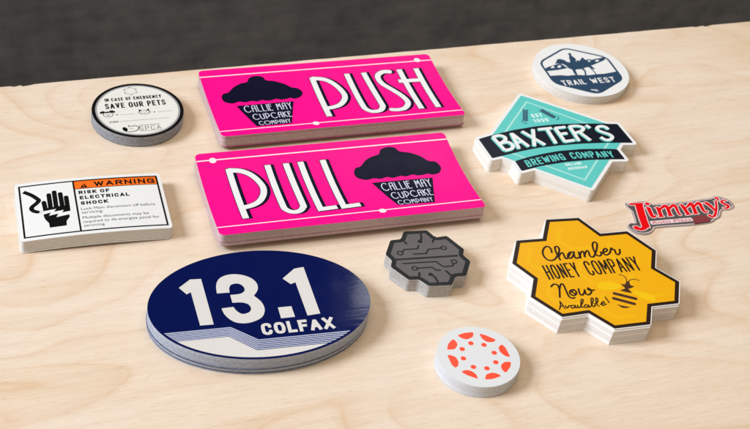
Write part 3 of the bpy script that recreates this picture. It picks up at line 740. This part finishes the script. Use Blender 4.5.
small_type('body_lettering', [('Lock Main disconnect off before', -9, 45.6, -5.9, 3.1), ('servicing.', -8.9, 6.6, -10.1, 3.1),
    ('Multiple disconnects may be', -8.9, 39.5, -16.2, 3.1), ('required to de-energize panel for', -8.9, 46.7, -21.0, 3.1), ('servicing.', -8.9, 6.6, -25.4, 3.1)], HW+INK, black, top, bend)
wire = stroke(smooth(p['wire'], False, 5), 3.5)
hand = [p['palm']]+[q for k in ('f0', 'f1', 'f2', 'f3', 'f4') for q in stroke([p[k][0], (p[k][1][0], p[k][1][1]-1.0)], 3.5, cap='round')]
hand += [p['fist']]
bolt = [[(-36.6, -2.4), (-26.7, -1.2), (-28.7, -4.2), (-21.4, -3.4), (-22.9, -6.2), (-16.4, -5.1), (-17.6, -9.0), (-27.4, -10.9), (-25.7, -6.9), (-32.4, -8.3), (-30.9, -4.7), (-36.6, -6.1)]]
flat('hand_pictogram', union(hand, neg=bolt), HW+INK, black, top, bend)
flat('wire_pictogram', union(wire), HW+INK, black, top, bend)
spk = []
for k in range(9):
    a = k*0.7; r0 = 0.9; q = p['spark'][0]
    spk += stroke([(q[0]+1.0+r0*math.cos(a), q[1]+.4+r0*math.sin(a)), (q[0]+1.0+(1.7+.5*(k % 2))*math.cos(a), q[1]+.4+(1.7+.5*(k % 2))*math.sin(a))], .3)
flat('spark_mark', union(spk), HW+INK, vinyl('grey_ink', (120, 120, 120), 0.4), top, bend)

# ================================================================== round pet rescue sticker
o, D, p = stack('pets', 'sticker_stack', 'stack of round white pet rescue stickers with a black rim')
h = D['h']; RX, RY = 37.5, 39.2
grey_edge = edge_mat('grey_pile_edge', (92, 94, 100), (186, 188, 194)); grey_edge_b = edge_mat('grey_pile_edge_dark', (80, 81, 86), (168, 170, 176))
loop = disc((0, 0), RX, 96, RY)
pile(loop, h-0.35, 17, [grey_edge, grey_edge_b], o, jit=0.08, lean=(-0.6, -0.3))
top = top_sheet(loop, h, black, grey_edge_b, o)
flat('grey_ring', union([disc((0, 0), RX-2.9, 96, RY-2.9)]), h+INK, vinyl('ring_grey', (158, 156, 158), 0.4), top)
flat('white_face', union([disc((0, 0), RX-4.4, 96, RY-4.4)]), h+2*INK, vinyl('off_white_ink', (224, 224, 218), 0.4), top)
z = h+3*INK
tx = lettering('IN CASE OF EMERGENCY', -24.8, 22.2, 14.9, 4.7, 0.85, gap=.22, space=.5)+lettering('SAVE OUR PETS', -25.8, 24.3, 4.2, 7.6, 1.25, gap=.2, space=.55)
tx += lettering('OTHER:', -25.4, -18.0, -15.9, 2.2, .4, gap=.3)
flat('lettering', union(tx), z, black, top)
rule = []
for k in ('l1', 'l2', 'l3'): rule += stroke([p[k][0], (p[k][1][0], p[k][0][1])], .4)
flat('writing_line', union(rule), z, vinyl('rule_grey', (120, 120, 120), 0.4), top)
sx, sy = p['star'][0]; star = []
for k in range(6):
    a = math.radians(60*k+30); star += [disc((sx+4.3*math.cos(a), sy+4.3*math.sin(a)), 1.75, 12)]
hole = [disc((sx+4.1*math.cos(math.radians(60*k+30)), sy+4.1*math.sin(math.radians(60*k+30))), 1.25, 10) for k in range(6)]+[disc((sx, sy), 3.9, 18)]
flat('asterisk_emblem', union(star, neg=hole), z, vinyl('rule_grey', (120, 120, 120), 0.4), top)
dx_, dy_ = p['dog'][0]
dog = stroke(disc((dx_, dy_-.4), 3.9, 20, 3.6), .55, True)+[disc((dx_-4.3, dy_+3.2), 2.3, 12, 1.6, .5), disc((dx_+4.0, dy_+3.4), 2.6, 12, 1.6, -.5), disc((dx_, dy_+2.9), 2.8, 12, 1.1)]
dog += [disc((dx_-1.5, dy_+.2), .5, 8), disc((dx_+1.5, dy_+.2), .5, 8), disc((dx_, dy_-1.6), .9, 8, .6)]+[disc(p['d1'][0], .75, 8), disc(p['d2'][0], .75, 8)]
cx_, cy_ = p['cat'][0]
cat = stroke(disc((cx_, cy_-.6), 4.4, 20, 2.9), .5, True)+[[(cx_-4.3, cy_+.6), (cx_-1.6, cy_+1.9), (cx_-4.2, cy_+4.4)], [(cx_+4.3, cy_+.6), (cx_+1.6, cy_+1.9), (cx_+4.2, cy_+4.4)]]
cat += [disc((cx_-1.6, cy_-.2), .5, 8), disc((cx_+1.6, cy_-.2), .5, 8), disc((cx_, cy_-1.5), .5, 8)]+stroke([(cx_-6, cy_-1), (cx_-2.6, cy_-1.2)], .25)+stroke([(cx_+6, cy_-1), (cx_+2.6, cy_-1.2)], .25)
flat('pet_faces', union(dog+cat), z, black, top)
lx, ly = p['logo'][0]
lg = stroke(smooth([(lx-5, ly+2.5), (lx-6.2, ly-1), (lx-3.5, ly-4.2), (lx+1.5, ly-4.6), (lx+5.8, ly-2.4), (lx+6.4, ly+1.2), (lx+3.6, ly+3.2), (lx+.6, ly+2.4)], False, 4), .8)
lg += [disc((lx-4.6, ly-.6), 2.0, 12, 3.0, .3), disc((lx-.8, ly+3.4), .9, 8)]+stroke([(lx-1.5, ly+.8), (lx+2.4, ly-1.6)], .4)
lg += lettering('SPCA', -3.0, 14.6, -29.6, 5.4, .45, gap=.3)+stroke([(-3.2, -30.6), (14.8, -30.6)], .35)+stroke([(-3.0, -22.6), (14.2, -22.6)], .5)
flat('shelter_emblem', union(lg), z, black, top)

# ================================================================== red dotted round sticker
o, D, p = stack('red', 'sticker_stack', 'stack of small round white stickers printed with a ring of orange-red segments and dots')
h = D['h']; R = D['R']; loop = disc((0, 0), R, 96)
ge = edge_mat('cool_white_edge', (196, 197, 202), (230, 231, 235)); ge2 = edge_mat('cool_white_edge_dark', (184, 184, 190), (222, 222, 227))
pile(loop, h-0.35, 18, [ge, ge2], o, jit=0.05, lean=(-0.5, -0.4))
top = top_sheet(loop, h, vinyl('cool_white_vinyl', (214, 216, 218), 0.42), ge, o)
orange_red = vinyl('orange_red_ink', (252, 66, 28), 0.4)
cx_ = sum(q[0] for q in p['dots'])/8; cy_ = sum(q[1] for q in p['dots'])/8
for q in p['dots']: flat('red_dot', union([disc(q, 1.95, 18)]), h+INK, orange_red, top)
for k in range(1, 9): flat('red_segment', union([round_poly(p['s%d' % k], 1.4, 3)]), h+INK, orange_red, top)

# ================================================================== 13.1 COLFAX oval
o, D, p = stack('oval', 'sticker_stack', 'stack of large navy blue oval stickers with white numerals 13.1')
h = D['h']; A, B = D['A'], D['B']; loop = disc((0, 0), A, 128, B)
be = edge_mat('blue_white_edge', (128, 134, 152), (206, 211, 222)); be2 = edge_mat('blue_grey_edge', (112, 118, 136), (192, 197, 210)); be3 = edge_mat('navy_edge', (34, 38, 64), (120, 126, 146))
pile(loop, h-0.35, 26, [be, be2, be3], o, jit=0.05, lean=(-0.8, -0.6), weights=(10, 8, 1), stick=(9,))
blue = vinyl('navy_blue_vinyl', (0, 22, 84), 0.10, linear=(0.0008, 0.0052, 0.066), bump=0.00006, wave=(50, 240, 50), spec=0.3)
top = top_sheet(loop, h, blue, be, o)
inner = [disc((0, 0), A-1.9, 128, B-2.0)]
cream = vinyl('warm_white_ink', (212, 208, 205), 0.4)
flat('numerals', union([p['n1'], p['n1b'], p['np'], smooth_c(p['n3'])]), h+INK, cream, top)
flat('lettering', union(lettering('COLFAX', -4.4, 46.2, -32.3, 11.2, 2.5, gap=.16)), h+INK, cream, top)
s0 = p['st']; s1 = p['wt']; st = []
ya = (s0[1][1]+s0[0][1])/2; yc = (s0[2][1]+s0[3][1])/2; yw = (s1[0][1]+s1[1][1])/2; yd = (s1[2][1]+s1[3][1])/2
P0 = [(-70, ya), (s0[1][0], ya), (s0[2][0], yc), (72, yc)]; P1 = [(-70, yw), (s1[1][0], yw), (s1[2][0], yd), (72, yd)]
for k in range(6):
    u = k/6; q = [(a[0]*(1-u)+b_[0]*u, a[1]*(1-u)+b_[1]*u-.6) for a, b_ in zip(P0, P1)]
    st += stroke(q, 0.95, join='miter')
flat('stripes', union(st, clip=inner), h+INK, vinyl('pale_blue_stripe', (176, 182, 208), 0.4), top)
flat('road_panel', union([P1+[(72, -60), (-70, -60)]], clip=inner), h+INK, cream, top)

# ================================================================== circuit brain
o, D, p = stack('brain', 'sticker_stack', 'stack of small dark grey die-cut stickers of a brain drawn as circuit lines')
h = D['h']; ol = round_poly(p['outline'], 1.6, 3)
ke = edge_mat('brain_edge', (138, 133, 128), (214, 211, 208)); ke2 = edge_mat('brain_edge_dark', (124, 119, 115), (204, 200, 196))
pile(ol, h-0.35, 16, [ke, ke2], o, jit=0.05, lean=(-0.5, 0.1), weights=(3, 2))
top = top_sheet(ol, h, vinyl('brain_grey', (88, 83, 83), 0.42, spec=0.3), ke2, o)
deep = vinyl('soft_black_ink', (14, 16, 17), 0.42, spec=0.2)
flat('outline_border', union(stroke(ol, 7.0, True), clip=[ol]), h+INK, deep, top)
ck = stroke(p['main'], 1.9)
for k, w_ in (('a', 1.7), ('b', 1.35), ('c', 1.35), ('d', 1.35), ('e', 1.35), ('f', 1.7), ('tk1', 1.7), ('tk2', 1.7), ('tk3', 1.7), ('tk4', 1.7)): ck += stroke(p[k], w_, cap='round', join='round')
for q in p['dots']: ck.append(disc(q, 1.9, 16))
ck = union(ck, neg=[disc(q, 1.6, 14) for q in p['rings']])
flat('circuit_lines', ck, h+2*INK, deep, top)
for q in p['rings']: flat('circuit_node', union([disc(q, 2.6, 20)], neg=[disc(q, 1.45, 16)]), h+2*INK, deep, top)

# ================================================================== honey company
o, D, p = stack('honey', 'sticker_stack', 'stack of yellow honeycomb shaped stickers with a dark brown border and a bee')
h = D['h']; base_ = p['outline']; ol = outline(union(dil(base_, 0.7)))
we = edge_mat('honey_edge', (232, 227, 222), (248, 246, 243)); we2 = edge_mat('honey_edge_liner', (206, 196, 190), (236, 230, 226)); we3 = edge_mat('honey_edge_dark', (170, 160, 158), (226, 220, 218))  # last tone is a darker sheet edge, picked at random
pile(ol, h-0.35, 26, [we, we2, we3], o, jit=0.05, lean=(-1.2, -0.4), weights=(7, 2, 1), stick=(23,))
top = top_sheet(ol, h, white, we, o)
honey = vinyl('honey_yellow', (250, 178, 6), 0.42, spec=0.2, linear=(0.80, 0.39, 0.001)); honey_l = vinyl('light_honey', (252, 200, 14), 0.42, spec=0.2, linear=(0.81, 0.43, 0.001))
brown = vinyl('dark_brown_ink', (40, 24, 13), 0.38, spec=0.2)
flat('honey_face', union([base_]), h+INK, honey, top)
flat('brown_border', union(stroke(base_, 6.2, True, join='miter'), clip=[base_]), h+3*INK, brown, top)
hx = []
mx = sum(q[0] for q in base_)/18; my = sum(q[1] for q in base_)/18
def hexa(c, r): return [(c[0]+r*math.cos(math.radians(60*k)), c[1]+r*math.sin(math.radians(60*k))) for k in range(6)]
cells = [(mx, my)]
for k in range(6):
    cells.append(((base_[(3*k) % 18][0]+base_[(3*k+1) % 18][0])/2*0.62+mx*0.38, (base_[(3*k) % 18][1]+base_[(3*k+1) % 18][1])/2*0.62+my*0.38))
for c_ in cells:
    q = hexa(c_, 14.0)
    hx += stroke([q[2], q[3], q[4], q[5]], 3.4, cap='round')
flat('comb_highlight', union(hx, clip=[base_]), h+2*INK, honey_l, top)
flat('bee_wings', union([smooth(p['w1'], True, 4), smooth(p['w2'], True, 4)]), h+2.5*INK, vinyl('wing_yellow', (244, 208, 10), 0.42, spec=0.2, linear=(0.82, 0.50, 0.002)), top)
bee = stroke(smooth(p['an1']), .7)+stroke(smooth(p['an2']), .7)+[p['head'], p['tail']]+stroke(p['st1'], 2.9, cap='round')+stroke(p['st2'], 2.9, cap='round')
flat('bee', union(bee), h+4*INK, vinyl('bee_brown', (66, 34, 12), 0.38), top)
sc_ = []
for k in ('C', 'h', 'a', 'm', 'b', 'e'): sc_ += stroke(smooth(p[k], False, 4), 1.5, cap='round')
for k in ('N', 'N2', 'o', 'w'): sc_ += stroke(smooth(p[k], False, 4), 1.45, cap='round')
for k in ('A2', 'v', 'a2', 'i', 'a3', 'bl', 'e2', 'ex'): sc_ += stroke(smooth(p[k], False, 4), 1.0, cap='round')
sc_ += stroke(p['A'], 1.0, cap='round')+[disc(p['exd'][0], .8, 8)]
flat('script_lettering', union(sc_), h+4*INK, brown, top)
flat('lettering', union(lettering('HONEY', -39.0, -12.6, -3.5, 16.0, 1.45, gap=.16)+lettering('COMPANY', -6.2, 37.4, -3.4, 16.0, 1.45, gap=.14)), h+4*INK, brown, top)

# ================================================================== TRAIL WEST
o, D, p = stack('trail', 'sticker_stack', 'stack of round white stickers with a navy hexagon badge of a horse rider')
h = D['h']; R = D['R']; loop = disc((0, -0.4), R, 96, R+.4)
pile(loop, h-0.35, 15, [white_edge, white_edge_b], o, jit=0.05, lean=(-0.6, -0.3))
top = top_sheet(loop, h, white, white_edge, o)
steel = vinyl('steel_navy_ink', (34, 64, 92), 0.38)
bd = round_poly([(-35.4, 16.4), (-1.0, 37.6), (34.2, 17.0), (33.6, -20.6), (-1.0, -41.0), (-35.4, -19.4)], 7, 6)
gl = smooth(p['ground'], False, 4)
gy = [( -40, gl[0][1])]+gl+[(40, gl[-1][1])]
mk = stroke(bd, 2.1, True); ld = [gy+[(40, -50), (-40, -50)]]
tw = lettering('TRAIL', -28.2, -4.8, -24.4, 8.4, 1.3, gap=.26)+lettering('WEST', .8, 25.4, -24.3, 8.4, 1.3, gap=.24)
qx, qy = p['x'][0]
mark = stroke([(qx-3.2, qy+1.6), (qx+3.4, qy-1.6)], 1.0)+stroke([(qx+.2, qy+1.7), (qx+.8, qy-1.8)], .8)+stroke([(qx+3, qy+1.0), (qx+.4, qy-.6)], .7)+stroke([(qx-2.2, qy+1.4), (qx-2.6, qy-.4)], .6)
flat('badge_outline', union(mk), h+INK, steel, top)
land = flat('badge_ground', union(ld, clip=[bd]), h+2*INK, steel, top)
hills = union([p['hillL'], p['hillR']], neg=[p['holeL'], p['holeL2'], p['holeR'], p['holeR2']], clip=[bd])
flat('mountain_print', hills, h+2*INK, steel, top)
flat('horse_and_rider', union([p['horse']]+stroke(smooth(p['tail']), 1.1)), h+2.5*INK, steel, top)
flat('lettering', union(tw+mark), h+3*INK, white_ink, top)

# ================================================================== BAXTER'S
o, D, p = stack('baxter', 'sticker_stack', 'stack of white edged teal diamond stickers crossed by two black lettered banners')
h = D['h']
def isect(a, b, c, d):
    a, b, c, d = map(Vector, (a, b, c, d)); r = b-a; s = d-c; k = ((c-a).x*s.y-(c-a).y*s.x)/(r.x*s.y-r.y*s.x); q = a+r*k; return (q.x, q.y)
dd = p['dia']; c_top, c_bot = dd[0], dd[2]
dia = [c_top, isect(dd[0], dd[1], dd[2], dd[3]), c_bot, isect(dd[4], dd[5], dd[6], dd[7])]
def along(a, b_, t): return (a[0]+(b_[0]-a[0])*t, a[1]+(b_[1]-a[1])*t)
# the side corners end under the upper banner
dia = [dia[0], along(dia[1], dia[0], .13), along(dia[1], dia[2], .10), dia[2], along(dia[3], dia[2], .10), along(dia[3], dia[0], .13)]
b1 = p['b1'][:14]+p['b1'][15:]; b2 = p['b2']
dia_r = round_poly(dia, 1.2, 2); b1r = round_poly(b1, 1.0, 2); b2r = round_poly(b2, 1.0, 2)
ol = outline(union(dil(dia, 2.9)+dil(b1, 2.9)+dil(b2, 2.9)))
be_ = edge_mat('warm_white_edge', (230, 224, 216), (247, 244, 240)); be2_ = edge_mat('warm_white_edge_liner', (216, 206, 194), (240, 234, 226))
pile(ol, h-0.35, 20, [be_, be2_], o, jit=0.05, lean=(-0.9, -0.2), weights=(3, 1))
top = top_sheet(ol, h, white, be_, o)
teal = vinyl('teal_ink', (88, 194, 188), 0.36); ink = vinyl('blue_black_ink', (12, 17, 32), 0.36, spec=0.2)
flat('teal_diamond', union([dia_r]), h+INK, teal, top)
l = p['line']; inner_d = [l[0], isect(l[0], l[1], l[2], l[3]), l[2], isect(l[4], l[5], l[6], l[7])]
flat('diamond_line', union(stroke(inner_d, 1.8, True, join='miter')), h+2*INK, vinyl('pale_teal_ink', (160, 218, 212), 0.36), top)
flat('banner', union([b1r]), h+3*INK, ink, top)
flat('lower_banner', union([b2r]), h+3*INK, ink, top)
LT = []
for k, sm in (('B1', 0), ('B2', 1), ('B3', 1), ('A1', 0), ('A2', 0), ('X1', 0), ('X2', 0), ('T1', 0), ('T2', 0), ('E1', 0), ('E2', 0), ('E3', 0), ('E4', 0), ('R1', 0), ('R2', 1), ('R3', 0), ('ap', 0), ('S', 1)):
    q = smooth(p[k], False, 4) if sm else p[k]; LT += stroke(q, 3.15, join='round' if sm else 'miter')
LT += stroke(p['A3'], 2.3)
sh = []
for s in range(4): sh += move(LT, -.42*s, -.42*s)
flat('letter_shadow', union(sh, clip=[b1]), h+4*INK, teal, top)
flat('lettering', union(LT), h+5*INK, white_ink, top)
bw = p['brew']
def ybase(x):
    # the lower banner's arc, a parabola through its baseline points
    (x0, y0), (x1, y1), (x2, y2) = bw[0], ((bw[2][0]+bw[3][0])/2, (bw[2][1]+bw[3][1])/2), bw[-1]
    return y0*(x-x1)*(x-x2)/((x0-x1)*(x0-x2))+y1*(x-x0)*(x-x2)/((x1-x0)*(x1-x2))+y2*(x-x0)*(x-x1)/((x2-x0)*(x2-x1))
bt = lettering('BREWING', -38.0, -.8, 0, 9.0, 1.45, gap=.2, yfun=ybase)+lettering('COMPANY', 5.0, 43.4, 0, 9.0, 1.45, gap=.18, yfun=ybase)
flat('banner_lettering', union(bt), h+4*INK, teal, top)
sm_ = lettering('EST', -3.8, 6.2, 31.6, 5.2, 1.15, gap=.25)+lettering('1999', -5.2, 8.6, 23.8, 5.4, 1.05, gap=.25)
n_est = len(sm_)
sm_ += lettering('HOLLAND', -5.0, 9.8, -39.2, 3.6, .7, gap=.22)+lettering('MICHIGAN', -5.0, 12.4, -44.8, 3.6, .7, gap=.22)
flat('date_lettering', union(sm_[:n_est]), h+3*INK, vinyl('pale_print', (214, 236, 236), 0.36), top)
flat('town_lettering', union(sm_[n_est:]), h+3*INK, vinyl('pale_print', (214, 236, 236), 0.36), top)
wh = []
def ear(a, b, n, r, l_):
    a, b = Vector(a), Vector(b); d = (b-a).normalized(); q = Vector((-d.y, d.x)); out = []
    for k in range(n):
        c = a.lerp(b, k/(n-1))
        for s in (-1, 1): out.append(disc(tuple(c+q*s*r*.8), l_, 8, l_*.5, math.atan2(d.y, d.x)+s*-0.5))
    return out+stroke([tuple(a), tuple(b)], .5)
wh = ear(p['wl'][0], p['wl'][1], 6, 1.6, 2.0)+ear(p['wr'][0], p['wr'][1], 7, 1.6, 2.0)+stroke(smooth(p['wl2']), .8)+stroke(smooth(p['wr2']), .8)
flat('wheat_print', union(wh), h+3*INK, vinyl('dark_teal_ink', (44, 84, 104), 0.36), top)

# ================================================================== Jimmy's
o, D, p = stack('jimmy', 'sticker', 'single thin silver grey sticker with red script lettering beside the yellow honeycomb stack', 'sticker', None)
h = 1.0; sil = p['sil']; sil = smooth(sil, True, 3)
rim = vinyl('silver_rim', (150, 146, 144), 0.28, metal=0.35); rim_side = vinyl('clear_rim', (196, 188, 186), 0.25)
bm = bmesh.new(); prism(bm, sil, 0.05, h-0.4); body = link('backing', bm, rim_side, o)
top = top_sheet(sil, h, rim, rim_side, o, th=0.4)
def fat(k, w0, sm=True): return stroke(smooth(p[k], False, 5) if sm else p[k], w0, join='round' if sm else 'miter')
p = dict(p)
for k, q in (('m2', (-14.4, 8.6)), ('m3', (-6.4, 8.6)), ('n2', (8.9, 8.6)), ('n3', (16.9, 8.6))): p[k] = [q]+list(p[k])
def foot(q, w0=5.2, t=1.1): return stroke([(q[0]-w0/2, q[1]), (q[0]+w0/2, q[1]+.25)], t)
def swell(k, w0, w1, w2):
    """a brush stroke: width runs w0 -> w1 -> w2 along the letter"""
    q = smooth(p[k], False, 6); n = len(q); L_e, R_e = [], []
    for i in range(n):
        a, b_ = Vector(q[max(i-1, 0)]), Vector(q[min(i+1, n-1)]); d = (b_-a).normalized(); u = i/(n-1)
        w_ = (w0+(w1-w0)*u*2 if u < .5 else w1+(w2-w1)*(u-.5)*2)/2
        L_e.append((q[i][0]-d.y*w_, q[i][1]+d.x*w_)); R_e.append((q[i][0]+d.y*w_, q[i][1]-d.x*w_))
    return [[L_e[i], R_e[i], R_e[i+1], L_e[i+1]] for i in range(n-1)]
jl = stroke(p['J0'], 2.4)+fat('J1', 6.4)+swell('J2', 6.0, 3.6, 2.2)+[disc(p['J2'][-2], 2.5, 16)]
jl += [disc(p['i0'][0], 2.0, 16)]+swell('i1', 3.6, 3.4, 1.0)
jl += fat('m1', 3.3, False)+swell('m2', 1.2, 3.0, 3.3)+swell('m3', 1.2, 3.3, 1.0)+fat('n1', 3.3, False)+swell('n2', 1.2, 3.0, 3.3)+swell('n3', 1.2, 3.3, 1.0)
jl += swell('y1', 3.2, 3.4, 2.4)+swell('y2', 1.6, 2.2, 1.8)+[disc(p['y2'][-1], 1.5, 12)]+swell('ap', 2.8, 1.8, .6)+[disc(p['ap'][0], 1.4, 12)]
jl += swell('s', 1.2, 3.0, 1.2)
for k in ('m1', 'n1', 'i1'):
    q = p[k][0]; jl += stroke([(q[0]-2.7, q[1]-.2), (q[0]+.6, q[1]+.7)], 1.1)
for q in (p['m1'][1], p['m2'][-1], p['n1'][1], p['n2'][-1]): jl += foot((q[0], q[1]+.3))
jl += foot((p['y1'][0][0], p['y1'][0][1]), 4.4, 1.0)+foot((p['y2'][0][0], p['y2'][0][1]), 3.2, .9)
pw = vinyl('pink_white_ink', (228, 204, 206), 0.3)
inner = [(x*0.975, (y-3)*0.92+3) for x, y in sil]
flat('grey_panel', union([inner]), h+INK, vinyl('chrome_grey', (94, 90, 88), 0.3, metal=0.25), top)
flat('rim_line', union(stroke(inner, .7, True)), h+2*INK, pw, top)
flat('maroon_panel', union([p['car']]), h+2*INK, vinyl('maroon_ink', (128, 52, 58), 0.35), top)
halo = []
for q in jl: halo += [q]+stroke(ccw(q), 1.5, True)
flat('letter_halo', union(halo), h+3*INK, pw, top)
flat('tagline_bar', union([[(x-9.6, y-4.9) for x, y in round_rect(19.0, 2.3, 1.0)]]), h+2*INK, pw, top)
flat('lettering', union(jl), h+4*INK, vinyl('signal_red_ink', (226, 3, 14), 0.2, spec=0.4), top)
small_type('tagline_lettering', [('Auto Plaza', -27.4, 8.2, -6.4, 3.4)], h+4*INK, vinyl('rose_ink', (196, 60, 74), 0.3), top)
